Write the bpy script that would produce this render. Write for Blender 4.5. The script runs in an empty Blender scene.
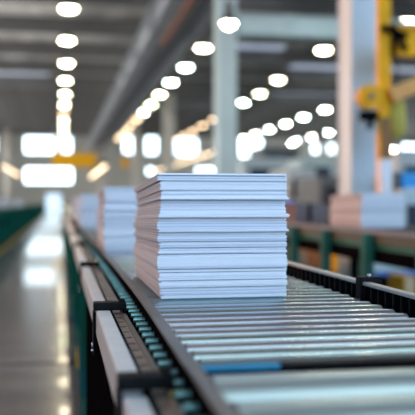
import bpy, math, random
from mathutils import Vector
rnd = random.Random(7)
S = bpy.context.scene
COL = S.collection
# ------------------------------------------------------------------ camera set-up (eye 1.05 m above the floor)
H, F, TH, VPX, HOR = 1.05, 800.0, math.atan(147.5 / 800.0), 60.0, 202.0
ct, st = math.cos(TH), math.sin(TH)
def PX(x, Y):                     # lateral position of something seen in column x of the photo, Y metres down the hall
    t = (x - 207.5) / F
    return Y * (st + t * ct) / (ct - t * st)
def PZ(y, X, Y):                  # height of something seen in row y, standing at X, Y
    return H + (HOR - y) / F * (X * st + Y * ct)
def DEP(y, h, X):                 # Y of a point h below the eye seen in row y, at lateral X
    return (h * F / (y - HOR) - X * st) / ct

cam = bpy.data.cameras.new('camera'); co = bpy.data.objects.new('camera', cam); COL.objects.link(co)
co.location = (0, 0, H); co.rotation_euler = (math.pi / 2, 0, -TH)
cam.sensor_width = 36; cam.lens = F / 415 * 36; cam.shift_y = -5.5 / 415
cam.clip_start = .05; cam.clip_end = 400
cam.dof.use_dof = True; cam.dof.focus_distance = 1.5; cam.dof.aperture_fstop = 3.2
S.camera = co

# ------------------------------------------------------------------ materials
def mat(name, col, rough=.5, metal=0, noise=0, nscale=8, emit=None, es=0, spec=.5, bump=0, stretch=None, coat=0, rvar=0):
    m = bpy.data.materials.new(name); m.use_nodes = True
    nt = m.node_tree; b = nt.nodes['Principled BSDF']
    b.inputs['Base Color'].default_value = (*col, 1)
    b.inputs['Roughness'].default_value = rough; b.inputs['Metallic'].default_value = metal
    b.inputs['Specular IOR Level'].default_value = spec
    b.inputs['Coat Weight'].default_value = coat
    if emit:
        b.inputs['Emission Color'].default_value = (*emit, 1); b.inputs['Emission Strength'].default_value = es
    if noise or bump or rvar:
        tc = nt.nodes.new('ShaderNodeTexCoord'); mp = nt.nodes.new('ShaderNodeMapping')
        nt.links.new(tc.outputs['Object'], mp.inputs['Vector'])
        if stretch: mp.inputs['Scale'].default_value = stretch
        n = nt.nodes.new('ShaderNodeTexNoise'); n.inputs['Scale'].default_value = nscale; n.inputs['Detail'].default_value = 5
        nt.links.new(mp.outputs['Vector'], n.inputs['Vector'])
        if noise:
            r = nt.nodes.new('ShaderNodeValToRGB')
            r.color_ramp.elements[0].position = .3; r.color_ramp.elements[1].position = .7
            r.color_ramp.elements[0].color = (*[c * (1 - noise) for c in col], 1)
            r.color_ramp.elements[1].color = (*[min(1, c * (1 + noise)) for c in col], 1)
            nt.links.new(n.outputs['Fac'], r.inputs['Fac']); nt.links.new(r.outputs['Color'], b.inputs['Base Color'])
        if rvar:
            mr = nt.nodes.new('ShaderNodeMapRange')
            mr.inputs['To Min'].default_value = max(.02, rough - rvar); mr.inputs['To Max'].default_value = rough + rvar
            nt.links.new(n.outputs['Fac'], mr.inputs['Value']); nt.links.new(mr.outputs['Result'], b.inputs['Roughness'])
        if bump:
            bp = nt.nodes.new('ShaderNodeBump'); bp.inputs['Strength'].default_value = bump; bp.inputs['Distance'].default_value = .01
            nt.links.new(n.outputs['Fac'], bp.inputs['Height']); nt.links.new(bp.outputs['Normal'], b.inputs['Normal'])
    return m
M = dict(
    paper=mat('paper', (.83, .84, .86), .75, noise=.05, nscale=3, stretch=(2, 2, 260), spec=.2),
    paperg=mat('paper_grey_edge', (.60, .63, .70), .75, noise=.06, nscale=3, stretch=(2, 2, 260), spec=.2),
    floor=mat('floor_epoxy', (.12, .125, .135), .23, noise=.3, nscale=.7, spec=.7, coat=.3, rvar=.05),
    joint=mat('floor_dark_line', (.04, .04, .04), .7, noise=.2),
    yline=mat('yellow_floor_paint', (.55, .36, .04), .5, noise=.3, nscale=3),
    wall=mat('plaster_wall', (.50, .47, .42), .8, noise=.1, nscale=.3),
    roof=mat('roof_sheet', (.50, .465, .42), .6, noise=.6, nscale=.8, stretch=(1, .25, 1)),
    beam=mat('roof_beam_paint', (.13, .12, .11), .6, noise=.3, nscale=.5),
    runway=mat('runway_grey_paint', (.34, .35, .37), .5, noise=.2, nscale=.6),
    redrail=mat('orange_red_paint', (.40, .14, .07), .5, noise=.2),
    column=mat('pale_teal_paint', (.50, .68, .67), .45, noise=.08, nscale=1.5),
    columnb=mat('pale_blue_paint', (.60, .76, .83), .45, noise=.06, nscale=1.5),
    colbeige=mat('beige_paint', (.52, .47, .41), .5, noise=.1),
    yellow=mat('crane_yellow', (.92, .43, .0), .5, noise=.12, nscale=5, spec=.2),
    orange=mat('arm_orange', (.80, .36, .06), .45, noise=.1, nscale=5),
    chart=mat('lime_canvas', (.50, .42, .07), .7, noise=.2, nscale=9),
    black=mat('black_steel', (.006, .006, .007), .7, noise=.3, nscale=30, spec=0),
    blackm=mat('black_bracket', (.008, .008, .008), .5, noise=.3, nscale=60, spec=.06),
    lip=mat('worn_grey_steel', (.23, .215, .20), .42, .7, noise=.25, nscale=40, stretch=(1, .1, 1)),
    lipr=mat('worn_pale_rail', (.55, .50, .46), .4, .6, noise=.15, nscale=30, stretch=(1, .1, 1)),
    guard=mat('brown_guard_steel', (.29, .235, .20), .42, .6, noise=.35, nscale=45),
    slot=mat('slot_dark', (.008, .008, .008), .8),
    cover=mat('white_cover', (.80, .82, .81), .38, .1, noise=.06, nscale=18, coat=.1),
    coverf=mat('cover_side', (.50, .52, .50), .42, .15, noise=.1, nscale=18),
    teal=mat('teal_frame_paint', (.010, .11, .105), .5, noise=.25, nscale=6, spec=.1),
    dteal=mat('dark_green_frame_paint', (.006, .085, .07), .55, noise=.25, nscale=6, spec=0),
    green=mat('green_frame_paint', (.012, .13, .075), .45, noise=.2, nscale=6),
    olive=mat('beige_panel', (.115, .115, .07), .6, noise=.15, nscale=4),
    greyp=mat('grey_panel', (.27, .27, .30), .45, noise=.1, nscale=4),
    roller=mat('zinc_roller', (.52, .65, .66), .13, .95, noise=.12, nscale=10, stretch=(.25, 3, 3), rvar=.05),
    roller2=mat('zinc_roller_violet', (.62, .67, .74), .14, .95, noise=.12, nscale=10, stretch=(.25, 3, 3), rvar=.04),
    roller3=mat('zinc_roller_dull', (.47, .58, .57), .20, .95, noise=.15, nscale=10, stretch=(.25, 3, 3), rvar=.05),
    drum=mat('zinc_drum', (.54, .65, .65), .30, .85, noise=.06, nscale=9, stretch=(.4, 2, 2), rvar=.06),
    axle=mat('teal_axle', (.20, .39, .35), .35, .7, noise=.25, nscale=80),
    bolt=mat('bright_bolt', (.75, .73, .72), .22, 1),
    brass=mat('brass_bolt', (.55, .42, .16), .3, 1),
    blue=mat('azure_roller_reflection', (.0, .21, .36), .45, noise=.1, nscale=20),
    bluep=mat('blue_plastic', (.06, .20, .62), .45, noise=.1),
    azure=mat('azure_cabinet', (.02, .32, .75), .4, noise=.05),
    ytag=mat('yellow_tag', (.75, .55, .03), .5, noise=.1),
    brown=mat('brown_board', (.20, .155, .15), .8, noise=.3, nscale=12, stretch=(1, 1, 12)),
    machine=mat('pale_grey_green_machine', (.44, .53, .52), .45, noise=.1, nscale=3),
    machd=mat('dark_machine', (.09, .10, .10), .5, noise=.3, nscale=3),
    white=mat('white_enamel', (.80, .82, .84), .35, noise=.03),
    glassd=mat('dark_glass', (.02, .03, .04), .1),
    carton=mat('carton', (.28, .14, .05), .75, noise=.15, nscale=5),
    tape=mat('carton_tape', (.50, .36, .20), .4),
    pallet=mat('pallet_wood', (.30, .20, .11), .8, noise=.3, nscale=10, stretch=(1, 8, 1)),
    lampbody=mat('lamp_housing', (.10, .10, .10), .5, .4, noise=.1),
    wframe=mat('window_frame_paint', (.35, .37, .38), .5, noise=.1),
    rubber=mat('rubber', (.015, .015, .015), .7, noise=.2),
)
def emis(name, col, s):
    return mat(name, (.6, .6, .6), .4, emit=col, es=s)
E = dict(
    w0=emis('lamp_white_warm', (1, .87, .62), 42), w1=emis('lamp_white', (1, .95, .82), 48),
    w2=emis('lamp_cool', (.80, 1, .93), 44), w3=emis('lamp_peach', (1, .70, .42), 13),
    w4=emis('lamp_lime', (.90, 1, .62), 34), w5=emis('lamp_row_low', (1, .74, .46), 5.5),
    day=emis('daylight_glass', (.74, .91, 1), 6), day2=emis('daylight_glass_door', (.55, .78, 1), 1.3),
    sky=emis('skylight_sheet', (.62, .74, 1), .5),
    skyn=emis('added_skylight_sheet', (.74, .95, 1), 1.6))

# ------------------------------------------------------------------ builders
WLOC = {}
class MB:
    def __init__(s): s.v = []; s.f = []; s.m = []; s.sm = []
    def quad(s, idx, m=0, smooth=False): s.f.append(idx); s.m.append(m); s.sm.append(smooth)
    def box(s, x0, x1, y0, y1, z0, z1, m=0):
        b = len(s.v)
        s.v += [(x0, y0, z0), (x1, y0, z0), (x1, y1, z0), (x0, y1, z0), (x0, y0, z1), (x1, y0, z1), (x1, y1, z1), (x0, y1, z1)]
        for q in ((0, 3, 2, 1), (4, 5, 6, 7), (0, 1, 5, 4), (1, 2, 6, 5), (2, 3, 7, 6), (3, 0, 4, 7)):
            s.quad([b + i for i in q], m)
        return s
    def cyl(s, p0, p1, r, n=16, m=0, r1=None, cap=True):
        p0, p1 = Vector(p0), Vector(p1); d = (p1 - p0).normalized()
        a = d.orthogonal().normalized(); c = d.cross(a); b = len(s.v); r1 = r if r1 is None else r1
        for p, rr in ((p0, r), (p1, r1)):
            for i in range(n):
                t = 2 * math.pi * i / n
                s.v.append(tuple(p + (a * math.cos(t) + c * math.sin(t)) * rr))
        for i in range(n):
            j = (i + 1) % n; s.quad([b + i, b + j, b + n + j, b + n + i], m, True)
        if cap:
            o = len(s.v); s.v += s.v[b:b + 2 * n]
            s.quad([o + i for i in range(n)][::-1], m); s.quad([o + n + i for i in range(n)], m)
        return s
    def lathe(s, prof, cx, cy, n=20, m=0):          # prof: (r, z) list, axis vertical
        b = len(s.v)
        for r, z in prof:
            for i in range(n):
                t = 2 * math.pi * i / n; s.v.append((cx + r * math.cos(t), cy + r * math.sin(t), z))
        for k in range(len(prof) - 1):
            for i in range(n):
                j = (i + 1) % n; o = b + k * n
                s.quad([o + i, o + j, o + n + j, o + n + i], m, True)
        o = b + (len(prof) - 1) * n; c = len(s.v); s.v += s.v[b:b + n] + s.v[o:o + n]
        s.quad([c + i for i in range(n)][::-1], m); s.quad([c + n + i for i in range(n)], m)
        return s
    def sweep(s, pts, x0, x1, z0, z1, m=0):         # rectangle x0..x1, z0..z1 swept along (dx, y) points
        b = len(s.v)
        for dx, y in pts: s.v += [(x0 + dx, y, z0), (x1 + dx, y, z0), (x1 + dx, y, z1), (x0 + dx, y, z1)]
        for k in range(len(pts) - 1):
            o = b + 4 * k
            for i in range(4):
                j = (i + 1) % 4; s.quad([o + i, o + j, o + 4 + j, o + 4 + i], m)
        s.quad([b, b + 3, b + 2, b + 1], m); o = b + 4 * (len(pts) - 1); s.quad([o, o + 1, o + 2, o + 3], m)
        return s
    def bar(s, p0, p1, w, h, m=0):                  # square bar between two points
        p0, p1 = Vector(p0), Vector(p1); d = (p1 - p0).normalized()
        up = Vector((0, 0, 1)) if abs(d.z) < .95 else Vector((0, 1, 0))
        a = d.cross(up).normalized() * w / 2; c = a.cross(d).normalized() * h / 2; b = len(s.v)
        for p in (p0, p1): s.v += [tuple(p - a - c), tuple(p + a - c), tuple(p + a + c), tuple(p - a + c)]
        for i in range(4):
            j = (i + 1) % 4; s.quad([b + i, b + j, b + 4 + j, b + 4 + i], m)
        s.quad([b, b + 3, b + 2, b + 1], m); s.quad([b + 4, b + 5, b + 6, b + 7], m)
        return s
    def build(s, name, mats, parent=None, loc=None, bevel=0, label=None, stuff=False):
        if not isinstance(mats, (list, tuple)): mats = [mats]
        base = WLOC[parent] if parent else Vector(loc or (0, 0, 0))
        me = bpy.data.meshes.new(name)
        me.from_pydata([tuple(Vector(v) - base) for v in s.v], [], s.f)
        for m in mats: me.materials.append(m)
        for p, mi, sm in zip(me.polygons, s.m, s.sm): p.material_index = mi; p.use_smooth = sm
        import bmesh
        bm = bmesh.new(); bm.from_mesh(me); bmesh.ops.recalc_face_normals(bm, faces=bm.faces); bm.to_mesh(me); bm.free()
        o = bpy.data.objects.new(name, me); COL.objects.link(o)
        if parent: o.parent = parent
        else: o.location = base
        WLOC[o] = base
        if bevel:
            bv = o.modifiers.new('bevel', 'BEVEL'); bv.width = bevel; bv.segments = 2; bv.limit_method = 'ANGLE'
        if label: o['label'] = label
        if stuff: o['kind'] = 'stuff'
        return o
def thing(name, label, cat, loc, group=None):
    o = bpy.data.objects.new(name, None); COL.objects.link(o); o.location = loc; WLOC[o] = Vector(loc)
    o.empty_display_size = .1
    tag(o, label, cat, group); return o
def tag(o, label, cat, group=None):
    o['label'] = label; o['category'] = cat
    if group: o['group'] = group
    return o
def struct(o): o['kind'] = 'structure'; return o
def dup(root, loc, label, group=None, scale=None):
    r = root.copy(); COL.objects.link(r); r.location = loc; r['label'] = label; WLOC[r] = Vector(loc)
    if group: r['group'] = group
    if scale: r.scale = scale
    for ch in list(root.children):
        c = ch.copy(); COL.objects.link(c); c.parent = r
        for g in list(ch.children):
            d = g.copy(); COL.objects.link(d); d.parent = c
    return r
ORD = ['nearest', 'second', 'third', 'fourth', 'fifth', 'sixth', 'seventh', 'eighth', 'ninth', 'tenth', 'eleventh',
       'twelfth', 'thirteenth', 'fourteenth', 'fifteenth', 'sixteenth', 'seventeenth', 'eighteenth', 'nineteenth', 'twentieth']

# ------------------------------------------------------------------ the hall
YE, XL, XR, YB, ZC = 95.0, -9.0, 48.0, -6.0, H + 8.4
struct(MB().box(XL, XR, YB, YE, -.1, 0).build('floor', M['floor']))
struct(MB().box(XL - .3, XR + .3, YE, YE + .3, -.1, ZC).build('wall_end', M['wall']))
struct(MB().box(XL - .3, XL, YB, YE, -.1, ZC).build('wall_left', M['wall']))
struct(MB().box(XR, XR + .3, YB, YE, -.1, ZC).build('wall_right', M['wall']))
struct(MB().box(XL - .3, XR + .3, YB, YE + .3, ZC, ZC + .2).build('ceiling', M['roof']))
# dark line across the aisle and yellow walkway line on the floor
struct(MB().box(-1.2, .06, 5.28, 5.34, 0, .002).build('trim_1', M['joint']))
tag(MB().box(-1.30, -1.20, 2, 80, 0, .003).build('floor_line', M['yline'], loc=(-1.25, 2, 0)),
    'yellow painted line along the left conveyor on the shiny floor', 'floor marking')
# roof beams across the hall
for k in range(16):
    y = 8.5 + 5.7 * k
    b = MB().box(XL, XR, y - .09, y + .09, ZC - .75, ZC - .70).box(XL, XR, y - .02, y + .02, ZC - .70, ZC - .05).box(XL, XR, y - .09, y + .09, ZC - .05, ZC)
    tag(b.build('roof_beam', M['beam'], loc=(0, y, ZC - .75)), 'dark steel beam spanning the hall under the roof, %s from the camera' % ORD[k], 'beam', 'roof beams across the hall')
# roof lights (sheets of translucent roofing)
wn = 1
for (x0, x1, y0, y1) in ((-8, -1, 25, 27.2), (-7.5, -.8, 52, 55), (-6, -1, 66, 69), (-7, -1.5, 37.5, 39), (4, 9, 30, 32.5), (8, 15, 36, 38.6), (14, 24, 46.5, 49.5),
                         (10, 18, 24, 26.5), (16, 26, 58, 61), (5, 14, 64, 67), (26, 38, 66, 70), (8, 12, 41.5, 44), (15, 20, 30, 32.6)):
    struct(MB().box(x0, x1, y0, y1, ZC - .03, ZC - .001).build('window_%d' % wn, E['sky'])); wn += 1
for (y0, y1) in ((-3, 1.2), (9.5, 11.7), (16, 17.2), (23, 26)):  # unseen strips added for streaks on the rollers and a lighter hall
    struct(MB().box(1.0, 24, y0, y1, ZC - .03, ZC - .001).build('window_%d' % wn, E['skyn'])); wn += 1
# windows of the end wall
def window(px, em, mull=2):
    global wn
    x0, x1, y0, y1 = px
    X0, X1 = PX(x0, YE), PX(x1, YE); zt, zb = PZ(y0, X0, YE), PZ(y1, X0, YE)
    r = MB().box(X0, X1, YE - .04, YE - .002, zb, zt).build('window_%d' % wn, E[em]); struct(r); wn += 1
    f = MB(); t = .12
    f.box(X0 - t, X0, YE - .12, YE - .002, zb - t, zt + t).box(X1, X1 + t, YE - .12, YE - .002, zb - t, zt + t)
    f.box(X0, X1, YE - .12, YE - .002, zt, zt + t).box(X0, X1, YE - .12, YE - .002, zb - t, zb)
    for i in range(1, mull): x = X0 + (X1 - X0) * i / mull; f.box(x - .04, x + .04, YE - .1, YE - .04, zb, zt)
    f.build('window_frame', M['wframe'], r)
for px, m in (((-14, -4, 137, 153), 2), ((25, 54, 137, 153), 4), ((62, 71, 137, 153), 2), ((124, 132, 137, 154), 2),
              ((146, 157, 137, 154), 2), ((170, 197, 139, 155), 4), ((240, 262, 136, 157), 3), ((312, 318, 144, 153), 2),
              ((328, 334, 144, 153), 2), ((402, 420, 144, 149), 2), ((25, 72, 168, 183), 5), ((196, 214, 168, 172), 2),
              ((147, 153, 168, 174), 2), ((270, 284, 150, 158), 2), ((350, 376, 140, 150), 3)):
    window(px, 'day', m)
X0, X1 = PX(46, YE), PX(61, YE)
d1 = struct(MB().box(X0, X1, YE - .06, YE - .002, .0, PZ(194, X0, YE)).build('door_1', E['day2']))
MB().box(X0 - .15, X0, YE - .15, YE - .002, 0, PZ(193, X0, YE)).box(X1, X1 + .15, YE - .15, YE - .002, 0, PZ(193, X0, YE)).build('door_frame', M['wframe'], d1)

# ------------------------------------------------------------------ lamps
def lamp(x, y, z, em, label, group, r=.27):
    t = thing('high_bay_lamp', label, 'lamp', (x, y, z), group)
    MB().lathe([(r * 1.04, z), (r * 1.0, z + .06), (r * .55, z + .22), (.07, z + .30), (.07, z + .42)], x, y, 20).build('housing', M['lampbody'], t)
    MB().lathe([(.05, z - .10), (r * .55, z - .085), (r * .85, z - .05), (r, z - .001)], x, y, 20).build('lens', E[em], t)
    MB().cyl((x, y, z + .42), (x, y, ZC), .015, 8).build('hanger_rod', M['lampbody'], t)
    return t
def row(X, y0, step, n, dz, seq, where, group, r=.27, first=0):
    k = 0
    for i in range(n):
        y = y0 + step * i
        if y > YE - 2: break
        lamp(X + rnd.uniform(-.03, .03), y, H + dz, seq(i), 'round lamp in the row %s, %s from the camera' % (where, ORD[i]), group, r)
AB = 'lamp over the aisle'
row(.32, 29.4, 5.8, 12, 7.0, lambda i: 'w0' if i < 4 else ('w4', 'w0', 'w3', 'w0')[i % 4], 'over the aisle', 'lamps over the aisle', .3)
row(6.40, 30.5, 5.3, 13, 7.0, lambda i: ('w1', 'w0', 'w2', 'w2', 'w0', 'w4', 'w1', 'w3', 'w3', 'w3', 'w3', 'w3', 'w3')[i], 'right of the runway beam', 'lamps right of the runway beam', .32)
for i, (x, y) in enumerate(((13.25, 29.2), (11.95, 35.3), (12.3, 44.4), (12.7, 50.2), (12.7, 54.9), (12.8, 61), (12.8, 66.5), (12.8, 72), (12.8, 77.5), (12.8, 83), (12.8, 88.5))):
    lamp(x, y, H + 7.0, ('w1', 'w0', 'w0', 'w4', 'w2', 'w0', 'w3', 'w3', 'w3', 'w3', 'w3')[i], 'round lamp in the row behind the teal column, %s from the camera' % ORD[i], 'lamps behind the teal column', .33)
row(19.8, 47, 5.5, 9, 7.0, lambda i: ('w1', 'w2', 'w1', 'w2')[i % 4], 'behind the blue column', 'lamps behind the blue column', .36)
row(26.6, 55, 5.5, 8, 7.0, lambda i: ('w2', 'w1')[i % 2], 'furthest right', 'lamps furthest right', .36)
for n, (y, w_) in enumerate(((25.2, 'nearest the frame'), (19.9, 'second above the frame'), (14.6, 'third above the frame'))):  # unseen lamps, assumed from the warm spots on the drums
    lamp(6.4, y, H + 7.0, 'w0', 'assumed round lamp high above the picture, right of the runway beam, ' + w_, 'assumed lamps above the picture', .32)
lamp(PX(229, 15.5), 15.5, PZ(23, PX(229, 15.5), 15.5), 'w0', 'round lamp hanging in front of the teal column', 'single lamps', .14)
def lowlamps(X, y0, step, n, dz, where, group):
    for i in range(n):
        y = y0 + step * i
        if y > YE - 2: break
        lamp(X, y, H + dz, 'w5', 'small warm lamp %s, %s from the camera' % (where, ORD[i]), group, .2)
lowlamps(9.0, 46.5, 2.3, 14, 3.0, 'low over the middle of the hall', 'low warm lamps in the middle')
lowlamps(3.4, 62, 2.3, 13, 2.8, 'low beside the runway columns', 'low warm lamps beside the columns')
lowlamps(-4.4, 66, 3.2, 8, 2.9, 'low at the left wall', 'low warm lamps at left')
# scattered wall lamps far right at half height (round glows beyond the machines)
for n, (x, y, Y) in enumerate(((312, 168, 55), (330, 166, 60), (292, 143, 66), (377, 140, 58), (392, 149, 50), (345, 129, 62), (298, 171, 64), (262, 150, 70))):
    X = PX(x, Y); z = PZ(y, X, Y)
    lamp(X, Y, z, ('w1', 'w5', 'w1', 'w5', 'w1', 'w1', 'w5', 'w1')[n], 'lone lamp on a long rod over the right machines, %s from the left' % ORD[[3, 5, 1, 6, 7, 4, 2, 0][n]].replace('nearest', 'first'),
         'scattered lamps over the machines', .24)

# ------------------------------------------------------------------ columns, runway beam, crane girder
def column(x0, x1, Y, depth, mt, label, ztop=ZC - .76):
    X0, X1 = PX(x0, Y), PX(x1, Y)
    t = thing('steel_column', label, 'column', ((X0 + X1) / 2, Y + depth / 2, 0))
    b = MB(); fl = .03
    b.box(X0, X1, Y, Y + fl, .02, ztop).box(X0, X1, Y + depth - fl, Y + depth, .02, ztop)        # flanges
    b.box(X0 + .015, X0 + .04, Y + fl, Y + depth - fl, .02, ztop).box(X1 - .04, X1 - .015, Y + fl, Y + depth - fl, .02, ztop)
    b.build('shaft', mt, t, bevel=.006)
    MB().box(X0 - .1, X1 + .1, Y - .1, Y + depth + .1, 0, .02).build('base_plate', M['beam'], t)
    return t
C1 = column(218.5, 237, 18, .6, M['column'], 'pale teal steel column left of the teal cross beam')
C2 = column(351, 377.5, 8, .40, M['columnb'], 'pale blue steel column with a warm lit left side behind the yellow crane')
column(164, 175, 56, .6, M['colbeige'], 'beige column beside the runway beam, wider than the other beige ones')
column(133, 139, 70, .6, M['colbeige'], 'slim beige column behind the lamps right of the runway beam')
column(96, 103, 84, .6, M['colbeige'], 'beige column near the end wall beside the hanging yellow girder')
column(27 - 24, 9, 88, .6, M['colbeige'], 'beige column near the end wall at left of the windows')
# teal cross beam
Xa, Xb = PX(238, 18), 11.0
z1, z0 = PZ(13, Xa, 18), PZ(33, Xa, 18)
t = thing('cross_beam', 'pale teal horizontal beam running right from the teal column', 'beam', ((Xa + Xb) / 2, 18.2, z0))
MB().box(Xa + .01, Xb, 18.05, 18.45, z0, z0 + .04).box(Xa + .01, Xb, 18.05, 18.45, z1 - .04, z1).box(Xa + .01, Xb, 18.1, 18.14, z0 + .04, z1 - .04).build('girder', M['column'], t)
xs = PX(290, 18); MB().box(xs - .05, xs + .05, 18.03, 18.05, z0 - .02, z1 + .02).build('splice_plate', M['column'], t)
# runway beam along the hall
zr = H + 5.6
t = thing('runway_beam', 'grey crane runway beam running down the hall above the beige columns', 'beam', (3.2, 12, zr))
MB().box(2.95, 3.45, 9, 92, zr, zr + .06).box(3.15, 3.25, 9, 92, zr + .06, zr + .84).box(2.95, 3.45, 9, 92, zr + .84, zr + .9).build('girder', M['runway'], t)
MB().box(3.12, 3.28, 9, 92, zr + .9, zr + 1.0).build('crane_rail', M['beam'], t)
MB().box(3.50, 3.62, 9, 28, zr - .10, zr + .04).build('conductor_bar', M['redrail'], t, label='orange red conductor bar')
MB().box(3.66, 4.30, 9, 92, zr + .30, zr + .36).build('walkway_deck', M['greyp'], t)
MB().box(4.32, 4.70, 9, 92, zr + .10, zr + .16).box(4.48, 4.54, 9, 92, zr + .16, zr + .60).box(4.32, 4.70, 9, 92, zr + .60, zr + .66).build('outer_girder', M['runway'], t)
rb = MB()
for k in range(14): rb.box(2.98, 3.15, 10 + 5.7 * k, 10.06 + 5.7 * k, zr + .06, zr + .84)
rb.build('web_stiffener', M['runway'], t)
# trolley girder near the end wall, yellow
Y = 82; Xa, Xb = PX(52, Y), PX(97, Y); za, zb = PZ(167, Xa, Y), PZ(153, Xa, Y)
t = thing('bridge_girder', 'yellow crane girder hanging before the end wall above the far window', 'crane', ((Xa + Xb) / 2, Y, za))
MB().box(Xa, Xb, Y - .3, Y + .3, za, zb).build('girder', M['yellow'], t, bevel=.05)
X = PX(125, Y)
for xx in (Xa + .3, Xb - .45): MB().box(xx, xx + .15, Y - .1, Y + .1, zb + .08, ZC - .76).build('hanger', M['runway'], t)
MB().box(Xa, X + .6, Y - .12, Y + .12, zb, zb + .08).build('trolley_rail', M['runway'], t)
k = MB().box(X - .4, X + .4, Y - .3, Y + .3, H + 3.5, H + 4.5).build('hoist_block', M['yellow'], t, bevel=.1)
MB().cyl((X, Y, H + 4.5), (X, Y, zb), .04, 8).build('chain', M['black'], k)

# yellow jib crane at right
Y = 7.3
xa, xb = PX(377, Y), PX(390, Y); xm = (xa + xb) / 2
t = thing('jib_crane', 'yellow jib crane standing before the pale blue column', 'crane', (xm, Y, 0))
MB().box(xa, xb, Y - .035, Y + .035, .02, 3.9).build('mast', M['yellow'], t, bevel=.012)
MB().box(xa - .1, xb + .1, Y - .17, Y + .17, 0, .02).build('base_plate', M['beam'], t)
zt, zb = PZ(26, xb, Y), PZ(56, xb, Y)
MB().box(xb + .005, xb + 1.6, Y - .06, Y + .06, zb, zb + .03).box(xb + .005, xb + 1.6, Y - .015, Y + .015, zb + .03, zt - .03).box(xb + .005, xb + 1.6, Y - .06, Y + .06, zt - .03, zt).build('boom', M['yellow'], t)
MB().box(xb - .01, xb + .03, Y - .085, Y - .061, zb - .02, zt + .02).bar((xb - .12, Y - .09, PZ(29, xb, Y)), (xb + .14, Y - .09, PZ(38, xb, Y)), .04, .05).bar((xb + .02, Y - .095, PZ(34, xb, Y)), (xb + .13, Y - .095, PZ(52, xb, Y)), .03, .05).build('knuckle_bracket', M['black'], t)
MB().bar((xm + .03, Y - .1, PZ(97, xm, Y)), (xm + .75, Y - .12, PZ(66, xm, Y)), .07, .14).build('brace', M['orange'], t, label='orange diagonal arm')
xw = PX(366, Y); zw = PZ(98, xw, Y)
pl = MB().cyl((xw, Y - .12, zw), (xw, Y - .02, zw), .115, 28).cyl((xw, Y - .14, zw), (xw, Y, zw), .05, 16).box(xw, xa + .02, Y - .1, Y - .04, zw - .06, zw + .10).build('pulley', M['yellow'], t)
MB().cyl((xw, Y - .155, zw), (xw, Y - .14, zw), .03, 14).build('pulley_hub', M['brown'], pl)
MB().box(xw - .05, xa - .002, Y - .05, Y + .05, zw - .22, zw - .125).box(xw + .02, xw + .06, Y - .03, Y + .03, zw - .3, zw - .2).build('motor', M['black'], t)
MB().box(xa + .02, xb - .005, Y - .06, Y - .036, PZ(158, xm, Y), PZ(118, xm, Y)).build('cable_duct', M['carton'], t, label='brown duct on the lower mast')
# lime canvas bag hanging from the boom
xg = PX(396, Y); zg0, zg1 = PZ(139, xg, Y), PZ(99, xg, Y)
hh = zg1 - zg0
t = thing('chain_bag', 'lime canvas chain bag hanging under the yellow boom', 'bag', (xg, Y - .02, zg0))
MB().lathe([(.02, zg0), (.07, zg0 + .03), (.092, zg0 + hh * .3), (.088, zg0 + hh * .6), (.07, zg0 + hh * .9), (.03, zg1)], xg, Y - .02, 18).build('pouch', M['chart'], t)
MB().cyl((xg, Y - .02, zg1), (xg, Y - .02, zb), .008, 8).build('strap', M['black'], t)

# ------------------------------------------------------------------ machines in the right half
def machine(x0, x1, y0, Y, dep, mt, label, name='machine', cat='machine', panel='glassd'):
    X0, X1 = PX(x0, Y), PX(x1, Y); zt = PZ(y0, X0, Y); w = X1 - X0
    t = thing(name, label, cat, ((X0 + X1) / 2, Y + dep / 2, 0))
    MB().box(X0, X1, Y, Y + dep, .1, zt).build('housing', M[mt], t, bevel=.02)
    MB().box(X0 + .08 * w, X1 - .08 * w, Y + dep * .1, Y + dep * .9, 0, .1).build('plinth', M['black'], t)
    d = MB().box(X0 + .08 * w, X1 - .08 * w, Y - .03, Y - .001, .2, zt * .55).build('door', M[mt], t, bevel=.01)
    MB().box(X1 - .2 * w, X1 - .16 * w, Y - .06, Y - .03, zt * .3, zt * .42).build('handle', M['black'], d)
    MB().box(X0 + .15 * w, X1 - .15 * w, Y - .02, Y - .001, zt * .66, zt * .88).build('viewing_window', M[panel], t)
    return t
machine(288, 316, 168, 15, 1.5, 'machine', 'pale grey green machine right of the big paper stack')
machine(243, 287, 158, 22, 2, 'machine', 'pale machine behind the top right edge of the paper stack')
machine(320, 349, 176, 13, 1.4, 'machd', 'dark machine behind the pale column and pink sided stack')
machine(262, 300, 146, 34, 2.5, 'machd', 'dark machine under the far windows behind the pale machines')
machine(300, 336, 158, 30, 2.5, 'machine', 'tall pale machine below the twin far windows')
machine(394.5, 400.5, 172, 7.6, .4, 'machd', 'slim dark post cabinet left of the azure cabinet', 'control_cabinet', 'cabinet')
machine(402, 425, 172, 7.6, .4, 'azure', 'azure blue cabinet at the right edge of the picture', 'control_cabinet', 'cabinet', 'white')
machine(402.5, 432, 189, 6.64, .2, 'machine', 'low pale cabinet at the right edge just before the azure cabinet', 'control_cabinet', 'cabinet')
machine(380.5, 393, 159, 6.95, .08, 'white', 'narrow white cabinet behind the right paper stack', 'control_cabinet', 'cabinet', 'white')
machine(398, 440, 151, 11, 1.2, 'machine', 'pale machine behind the azure cabinet')
machine(190, 214, 176, 40, 3, 'machd', 'dark machine left of the teal column base')

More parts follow.
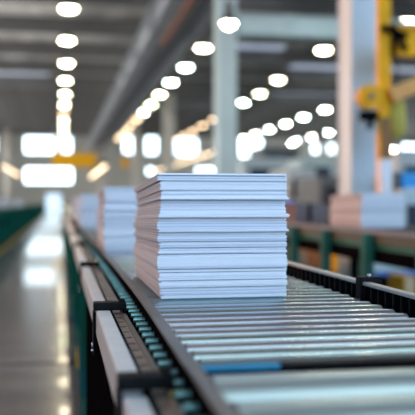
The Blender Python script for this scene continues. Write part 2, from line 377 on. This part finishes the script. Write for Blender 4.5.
# ------------------------------------------------------------------ main roller conveyor
PIT = .057
def bend(y):                       # the left side rail wanders a few millimetres along its length
    P = [(0, -.007), (.75, -.006), (1.0, -.002), (1.3, .003), (1.7, .008), (2.2, .0095), (3.0, .006), (4.5, .001), (7, 0), (60, 0)]
    for (a, u), (b, v) in zip(P, P[1:]):
        if a <= y <= b: return u + (v - u) * (y - a) / (b - a)
    return 0
YS = [.25 + .1 * i for i in range(70)] + [7.5, 9, 12, 20, 40, 62]
RP = [(bend(y), y) for y in YS]
Z = lambda h: H - h
conv = thing('roller_conveyor', 'long roller conveyor with zinc rollers carrying the big paper stack', 'conveyor', (.38, 1.5, 0))
XR0, XR1 = .172, .600
YG = DEP(367, .195, PX(300, .9))
# left inner rail
MB().sweep(RP, .1455, .1565, Z(.30), Z(.190)).build('side_rail', M['black'], conv)
MB().sweep(RP, .1440, .1600, Z(.190), Z(.185)).build('rail_lip', M['lip'], conv)
# slotted guard and its raised ledge
g = MB(); g.box(.1015, .1185, .25, 62, Z(.226), Z(.2215), 0).box(.1185, .1265, .25, 62, Z(.235), Z(.2175), 1)
k = 0
y = .45
while y < 6.5:
    g.box(.1055, .1165, y, y + .008, Z(.2216), Z(.2213), 2)
    y += PIT
g.build('slotted_guard', [M['guard'], M['lip'], M['slot']], conv)
c = MB(); y = .40
while y < 6.5:
    c.box(.0985, .1035, y, y + .016, Z(.2215), Z(.2185), 0); y += PIT / 2
c.build('drive_chain', M['black'], conv)
# black frame below, side skirt, floor legs
MB().box(.078, .1455, .25, 62, Z(.34), Z(.262)).build('frame_channel', M['black'], conv)
MB().box(.0745, .080, .25, 2.35, Z(.62), Z(.262)).build('side_skirt', M['black'], conv, label='black side skirt')
MB().box(.0745, .080, 2.36, 62, Z(.50), Z(.262)).build('side_skirt', M['dteal'], conv)
MB().box(.60, .625, .25, 62, Z(.36), Z(.262)).build('frame_channel', M['black'], conv)
MB().box(.1455, .60, .25, 62, Z(.345), Z(.335)).build('dark_underlay', M['black'], conv)  # black sheet added to hide the floor and keep roller gaps dark
for i in range(14):
    y = 1.5 + 1.9 * i if i else 1.55
    for x in (.082, .585):
        l = MB().box(x, x + .05, y, y + .07, .012, Z(.34)).build('leg', M['dteal' if i == 0 else 'teal'], conv)
        MB().box(x - .02, x + .07, y - .02, y + .09, 0, .012).build('foot_plate', M['black'], l)
    MB().box(.10, .60, y + .02, y + .05, .22, .26).build('cross_brace', M['teal'], conv)
MB().box(.085, .115, 1.4, 62, .20, .24).build('stringer', M['teal'], conv)
yt = 3.35
MB().box(.0705, .0744, yt, yt + .35, PZ(369, .078, yt), PZ(362, .078, yt)).build('tag', M['ytag'], conv, label='small yellow tag')
# white cover strips between the black clamps
CL = [.915, 1.60, 2.70, 4.0, 5.6, 7.6]
edges = [.25] + CL + [62]
for i in range(len(edges) - 1):
    a, b = edges[i] + (.036 if i else 0), edges[i + 1] - .001
    hh = .222 if i == 0 else .215
    MB().box(.0705, .0985, a, b, Z(hh + .052), Z(hh)).build('cover_strip', M['cover'], conv, bevel=.0035)
for i, y in enumerate(CL):
    b = MB().box(.0655, .1305, y, y + .035, Z(.216), Z(.2005)).box(.0645, .0700, y, y + .035, Z(.305), Z(.2165))
    cl = b.build('clamp', M['blackm'], conv, bevel=.003)
    MB().cyl((.0615, y + .017, Z(.285)), (.0645, y + .017, Z(.285)), .0045, 10).build('bolt', M['bolt'], cl)
    MB().cyl((.0615, y + .017, Z(.297)), (.0645, y + .017, Z(.297)), .0035, 10).build('bolt', M['bolt'], cl)
    MB().lathe([(.0065, Z(.2005)), (.0065, Z(.196)), (.004, Z(.194))], .122, y + .012, 12).build('bolt', M['brass' if i == 2 else 'blackm'], cl)
    MB().cyl((.124, y - .03, Z(.2165)), (.124, y - .03, Z(.211)), .0045, 10).build('bolt', M['brass' if i == 0 else 'black'], conv)
# rollers
def roller(y, r, x0, x1, zt, mt, nm='roller', axle=True):
    zc = zt - r
    o = MB()
    n = 32
    o.cyl((x0, y, zc), (x1, y, zc), r, n)
    o.cyl((x0 - .004, y, zc), (x0, y, zc), r * .82, n).cyl((x1, y, zc), (x1 + .004, y, zc), r * .82, n)
    ob = o.build(nm, mt, conv)
    if axle:
        MB().cyl((.1275 + bend(y) * .6, y, Z(.2125)), (.1455 + bend(y), y, Z(.2125)), .0050, 12).build('axle', M['axle'], ob)
        MB().cyl((.1565 + bend(y), y + .012, Z(.197)), (.1655 + bend(y), y + .012, Z(.197)), .0042, 10).build('bolt', M['bolt'], ob)
        MB().cyl((x0 - .02, y, zc), (x0 - .004, y, zc), .006, 10).cyl((x1 + .004, y, zc), (x1 + .014, y, zc), .006, 10).build('shaft', M['black'], ob)
    return ob
y0 = .986
NR = 96
for i in range(NR): roller(y0 + PIT * i, .0235, XR0, XR1, Z(.195) + rnd.uniform(-.0012, -.0001), M[('roller', 'roller2', 'roller', 'roller3', 'roller2')[(i * 7 + i // 3) % 5]])
st_ = MB(); y = y0 + PIT * NR
while y < 61:
    st_.cyl((XR0, y, Z(.195) - .0235), (XR1, y, Z(.195) - .0235), .0235, 10); y += PIT
st_.build('roller', M['roller'], conv, stuff=True)
for i in range(5):
    yb = .882 - .121 * i
    if yb < .2: break
    roller(yb, .058, XR0 - .004, XR1, Z(.196), M['drum'], 'drum', axle=False)
y = y0 - PIT
while y > .4:                      # axle ends continue beside the drums
    MB().cyl((.1275 + bend(y) * .6, y, Z(.2125)), (.1455 + bend(y), y, Z(.2125)), .0050, 12).build('axle', M['axle'], conv); y -= PIT
MB().box(.166, .262, .934, .953, Z(.201), Z(.1962)).build('roller_tone_bar', M['blue'], conv, label='azure bar added for the blue reflection on the last roller')  # blue reflection on the last roller's face, put in as a coloured bar
MB().box(.262, .60, .934, .953, Z(.201), Z(.1962)).build('roller_tone_bar', M['blackm'], conv, label='dark bar added for the shade along the last roller')  # shade on the rest of that roller, put in as a dark bar
MB().box(.166, .60, .943, .953, Z(.33), Z(.201)).build('gap_shade_plate', M['black'], conv)  # black plate added so the gap before the rollers stays dark
# right rail with ribs
XRR = .621
r = MB().box(XRR, XRR + .010, .25, 62, Z(.262), Z(.172))
r.build('side_rail', M['black'], conv)
MB().box(XRR - .008, XRR + .012, .25, 62, Z(.172), Z(.165)).build('rail_lip', M['lipr'], conv, bevel=.002)
rr = MB(); y = .8
while y < 7:
    rr.box(XRR - .006, XRR, y, y + .006, Z(.255), Z(.173)); y += .036
rr.build('rail_ribs', M['blackm'], conv)
yb = DEP(282, .165, .621)
b = MB().box(XRR - .012, XRR + .035, yb, yb + .03, Z(.225), Z(.155)).build('rail_joint', M['blackm'], conv, bevel=.002)
MB().cyl((XRR + .012, yb + .015, Z(.155)), (XRR + .012, yb + .015, Z(.150)), .004, 10).build('bolt', M['bolt'], b)

# ------------------------------------------------------------------ the paper stack
YF = DEP(299, .195, .2)
XA = PX(158.5, YF); XB = PX(286.5, YF + (.0))
ZB = Z(.195); HT = PZ(173, XA, YF) - ZB; LEN = .52
# rows (photo) of the layer boundaries, how far each layer's face stands out (mm), left shift (mm)
LY = [(173, 175, 1, -2), (175, 180.3, 0, -1), (180.3, 190, .5, 3), (190, 197, 1, 5), (197, 199.3, 6, 1), (199.3, 207, -6, 5), (207, 213.6, -3, 3),
      (213.6, 217.5, 7, -1), (217.5, 221, -2, 0), (221, 229.5, 0, -2), (229.5, 232, 4, -1), (232, 235, -3, 0), (235, 241.5, 0, -2), (241.5, 243, -3, 0), (243, 247.5, 1, 1),
      (247.5, 250, -1.5, 2), (250, 254, 1, 0), (254, 255.5, -3, 2), (255.5, 269, 2.5, -2), (269, 272.5, -1, 0), (272.5, 276.5, -3, 2), (276.5, 280.5, 0, 0),
      (280.5, 282, -3, 3), (282, 287.5, 3, 1), (287.5, 295, -2, 3), (295, 299, 0, 5)]
stack = thing('paper_stack', 'tall sharp stack of white paper in the middle of the roller conveyor', 'paper stack', ((XA + XB) / 2, YF + LEN / 2, ZB))
def rowz(y): return ZB + HT * (299 - y) / 126.0
PG = random.Random(3)
def droop(z, t):                   # the pile sags a little towards its back
    u = (z - ZB) / HT
    return z - (.021 * u) * t
NX = 10
for li, (ya, yb, out, lx) in enumerate(reversed(LY)):
    zb_, zt_ = rowz(yb), rowz(ya)
    n = max(1, round((zt_ - zb_) / .0017)); th = (zt_ - zb_) / n
    m = MB(); prev = 0
    wob = [rnd.uniform(-.35, .35) for _ in range(4)]
    for s in range(n):
        e = rnd.uniform(-.0005, .0005) - (.0005 if s % 2 else 0)
        inner = s == n - 1 and n > 1
        mi = 1 if PG.random() < .3 else 0
        x0 = XA + lx * .0012 + rnd.uniform(-.0014, .0014) + (.004 if inner else 0); x1 = XB + rnd.uniform(-.0012, .0012) + (out > 3) * .003
        yf = YF - out * .0017 + (.007 if inner else e); yb2 = YF + LEN + rnd.uniform(-.004, .004)
        z0_, z1_ = zb_ + th * s, zb_ + th * (s + .93)
        base = len(m.v); ny = 5
        for j in range(ny):
            tt = j / (ny - 1)
            for i in range(NX + 1):
                q = i / NX
                wz = .0006 * (wob[0] * math.sin(q * 5 + wob[1] * 9) + wob[2] * math.sin(q * 11 + wob[3] * 9)) * (1 if 0 < li < 25 else 0)
                X = x0 + (x1 - x0) * q; Yy = yf + (yb2 - yf) * tt
                for zz in (z0_, z1_):
                    m.v.append((X, Yy, droop(zz, tt) + wz))
        def id_(i, j, k): return base + (j * (NX + 1) + i) * 2 + k
        for j in range(ny - 1):
            for i in range(NX):
                m.quad([id_(i, j, 1), id_(i + 1, j, 1), id_(i + 1, j + 1, 1), id_(i, j + 1, 1)])
                m.quad([id_(i, j, 0), id_(i, j + 1, 0), id_(i + 1, j + 1, 0), id_(i + 1, j, 0)])
        for i in range(NX):
            m.quad([id_(i, 0, 0), id_(i + 1, 0, 0), id_(i + 1, 0, 1), id_(i, 0, 1)], mi)
            m.quad([id_(i, ny - 1, 0), id_(i, ny - 1, 1), id_(i + 1, ny - 1, 1), id_(i + 1, ny - 1, 0)], mi)
        for j in range(ny - 1):
            m.quad([id_(0, j, 0), id_(0, j, 1), id_(0, j + 1, 1), id_(0, j + 1, 0)], mi)
            m.quad([id_(NX, j, 0), id_(NX, j + 1, 0), id_(NX, j + 1, 1), id_(NX, j, 1)], mi)
    m.build('paper_layer', [M['paper'], M['paperg']], stack)
def stack_at(x_left, Y, zb, label, group, sc=None, X=None):
    X = PX(x_left, Y) if X is None else X
    return dup(stack, (X + (XB - XA) / 2, Y + LEN / 2, zb), label, group, sc)
stack_at(104, 3.18, ZB, 'blurred paper stack directly behind the sharp one on the conveyor', 'paper stacks on the main conveyor')
stack_at(80, 6.3, ZB, 'small blurred paper stack furthest back on the main conveyor', 'paper stacks on the main conveyor')
stack_at(0, 10.5, ZB, 'faint far paper stack showing behind the others on the main conveyor', 'paper stacks on the main conveyor', X=.17)

# ------------------------------------------------------------------ right conveyor
XC = 1.66
HC = .15
t = thing('belt_conveyor', 'green legged conveyor with beige side panel at the right', 'conveyor', (XC + .25, 5, 0))
MB().box(XC + .01, XC + .52, 3.0, 40, Z(.175), Z(HC)).build('belt', M['rubber'], t)
MB().box(XC - .01, XC + .01, 3.0, 40, Z(.172), Z(HC)).build('side_strip', M['greyp'], t)
MB().box(XC, XC + .012, 3.0, 40, Z(.222), Z(.1725)).build('side_panel', M['olive'], t)
MB().box(XC + .004, XC + .05, 3.0, 40, Z(.255), Z(.2225)).build('frame_rail', M['green'], t)
MB().box(XC + .47, XC + .52, 3.0, 40, Z(.255), Z(.176)).build('frame_rail', M['green'], t)
MB().box(XC + .012, XC + .05, 3.0, 40, Z(.33), Z(.2555)).build('under_beam', M['black'], t)
MB().box(XC + .05, XC + .47, 3.0, 40, .16, .19).build('under_shelf', M['dteal'], t)
XL_ = XC - .030
ya = XL_ / PX(369, 1); stp = XL_ / PX(327, 1) - ya
for k in range(-1, 16):
    y = ya + stp * k if k < 6 else ya + stp * 5 + 2.4 * (k - 5)
    sides = [XC - .058] + ([XC + .455] if k % 3 == 2 or k > 5 else [])
    for x in sides:
        l = MB().box(x, x + .056, y, y + .05, .012, Z(.171 if x < XC else .2555)).build('leg', M['green'], t)
        MB().box(x - .02, x + .076, y - .02, y + .07, 0, .012).build('foot_plate', M['black'], l)
ZRC = Z(HC)
stack_at(360.5, 4.42, ZRC, 'pale blue fronted paper stack on the right conveyor before the white cabinet', 'paper stacks on the right conveyor', (1.0, 1.05, .80))
# brown board bundle and blue tote further along
X0 = XC + .05
t = thing('board_bundle', 'low dark brown bundle of boards on the right conveyor', 'bundle', (X0 + .12, 5.9, ZRC))
for k in range(6):
    MB().box(X0 + rnd.uniform(0, .012), X0 + .24 + rnd.uniform(0, .012), 5.7 + rnd.uniform(0, .012), 6.15, ZRC + .0005 + .023 * k, ZRC + .022 + .023 * k).build('board', M['brown'], t, bevel=.002)
MB().box(X0 + .10, X0 + .125, 5.695, 5.6995, ZRC + .001, ZRC + .14).box(X0 + .10, X0 + .125, 5.6995, 6.1, ZRC + .1375, ZRC + .1405).build('strap', M['black'], t)
X0 = PX(281, 6.5)
t = thing('tote_box', 'blue plastic tote half hidden behind the right edge of the sharp stack', 'box', (X0 + .06, 6.65, ZRC))
MB().box(X0, X0 + .10, 6.5, 6.51, ZRC, ZRC + .16).box(X0, X0 + .10, 6.79, 6.8, ZRC, ZRC + .16).box(X0, X0 + .01, 6.51, 6.79, ZRC, ZRC + .16).box(X0 + .09, X0 + .10, 6.51, 6.79, ZRC, ZRC + .16).box(X0 + .01, X0 + .09, 6.51, 6.79, ZRC, ZRC + .01).build('bin', M['bluep'], t)
MB().box(X0 - .008, X0 + .108, 6.492, 6.5, ZRC + .14, ZRC + .16).build('rim', M['bluep'], t)

# boxes and bins on the floor beyond the right conveyor
def carton(x0, x1, y0, Y, dep, mt, label, cat='box', name='carton_box'):
    X0, X1 = PX(x0, Y), PX(x1, Y); zt = max(.15, PZ(y0, X0, Y))
    t = thing(name, label, cat, ((X0 + X1) / 2, Y + dep / 2, 0), 'boxes on the floor beyond the right conveyor')
    MB().box(X0, X1, Y, Y + dep, 0, zt).build('body', M[mt], t, bevel=.01)
    xm = (X0 + X1) / 2
    MB().box(xm - .04, xm + .04, Y - .003, Y - .0005, zt * .6, zt).build('tape', M['tape'], t)
    return t
carton(284, 300, 239, 13, .5, 'carton', 'brown carton on the floor nearest the sharp stack')
carton(307, 322, 240, 12, .5, 'carton', 'brown carton between two green legs of the right conveyor')
carton(333, 346, 243, 11.5, .4, 'yellow', 'yellow bin on the floor right of the middle green leg', 'bin', 'storage_bin')
carton(350, 362, 248, 10, .4, 'machd', 'dark bin on the floor behind the nearest green leg', 'bin', 'storage_bin')
carton(380, 420, 266, 8.4, .5, 'greyp', 'grey low box at the right beyond the black rail joint')
carton(300, 306, 252, 10, .4, 'machd', 'small dark bin between the brown cartons', 'bin', 'storage_bin')
carton(404, 416, 277, 5.6, .3, 'yellow', 'low yellow bin at the right edge above the rail', 'bin', 'storage_bin')
X0, X1 = PX(362, 6.3), PX(436, 6.3)
t = thing('steel_crate', 'long dark crate with a grey band on the floor behind the nearest green leg', 'crate', ((X0 + X1) / 2, 6.45, 0))
MB().box(X0, X1, 6.3, 6.6, 0, .70).build('body', M['black'], t, bevel=.01)
MB().box(X0 + .02, X1 - .02, 6.285, 6.2995, .47, .57).build('band', M['machine'], t, label='grey band')
MB().box(X0 + .06, X1 - .02, 6.285, 6.2995, .44, .462).build('kick_strip', M['bluep'], t, label='blue strip')

# ------------------------------------------------------------------ left conveyor
XQ = -1.33
t = thing('belt_conveyor', 'dark green conveyor with a closed side along the left of the aisle', 'conveyor', (XQ - .25, 12, 0))
MB().box(XQ - .55, XQ - .02, 6, 80, Z(.19), Z(.155)).build('belt', M['rubber'], t)
MB().box(XQ - .02, XQ, 6, 80, .10, Z(.155)).build('side_panel', M['dteal'], t)
MB().box(XQ, XQ + .012, 6, 80, Z(.20), Z(.156)).build('frame_rail', M['teal'], t)
MB().box(XQ - .57, XQ - .55, 6, 80, .10, Z(.155)).build('side_panel', M['dteal'], t)
for k in range(24):
    MB().box(XQ, XQ + .02, 7 + 3 * k, 7.1 + 3 * k, .0, Z(.201)).build('leg', M['teal'], t)
for n, (y, lab) in enumerate(((15.2, 'lilac tinted paper stack nearest on the left conveyor'), (18.6, 'second lilac paper stack along the left conveyor'),
                              (23.5, 'third lilac paper stack along the left conveyor'), (31, 'fourth lilac paper stack along the left conveyor'))):
    stack_at(0, y, Z(.155), lab, 'paper stacks on the left conveyor', (1.15, 1, 1), X=XQ - .36)

# ------------------------------------------------------------------ light
w = bpy.data.worlds.new('world'); S.world = w; w.use_nodes = True
bg = w.node_tree.nodes['Background']; bg.inputs[0].default_value = (.42, .64, 1, 1); bg.inputs[1].default_value = 1.0
def area(name, loc, rot, sx, sy, p, col):
    l = bpy.data.lights.new(name, 'AREA'); l.shape = 'RECTANGLE'; l.size = sx; l.size_y = sy; l.energy = p; l.color = col
    o = bpy.data.objects.new(name, l); COL.objects.link(o); o.location = loc; o.rotation_euler = rot; return o
R = math.radians
def aim(o, p): o.rotation_euler = (Vector(p) - o.location).to_track_quat('-Z', 'Y').to_euler()
aim(area('assumed_daylight_behind', (5, -13, 6.5), (0, 0, 0), 12, 7, 1750, (.54, .74, 1)), (3, 6, 1.2))  # assumed cool daylight from behind the camera, no doors modelled
wl = area('assumed_warm_light_left', (-5.5, 9, 5.2), (0, 0, 0), 3, 2, 560, (1, .45, .25)); aim(wl, (3, 9.5, 2.6)); wl.data.spread = R(150)  # assumed warm light from the left, no lamp modelled; tints left-facing sides
aim(area('added_fill_right', (46, 45, 5), (0, 0, 0), 80, 4, 12500, (.80, .93, 1)), (0, 45, 7))  # added fill light from the right, lifts the ceiling and machines
aim(area('added_fill_left', (-8.6, 52, 4.5), (0, 0, 0), 70, 3, 4200, (.95, .97, 1)), (20, 52, 7))  # added fill light from the left, no opening modelled behind it
S.view_settings.view_transform = 'Standard'; S.view_settings.look = 'None'
S.view_settings.exposure = 0; S.view_settings.gamma = 1; S.view_settings.use_curve_mapping = False
S.cycles.use_denoising = True
S.cycles.max_bounces = 8
S.cycles.sample_clamp_indirect = 6
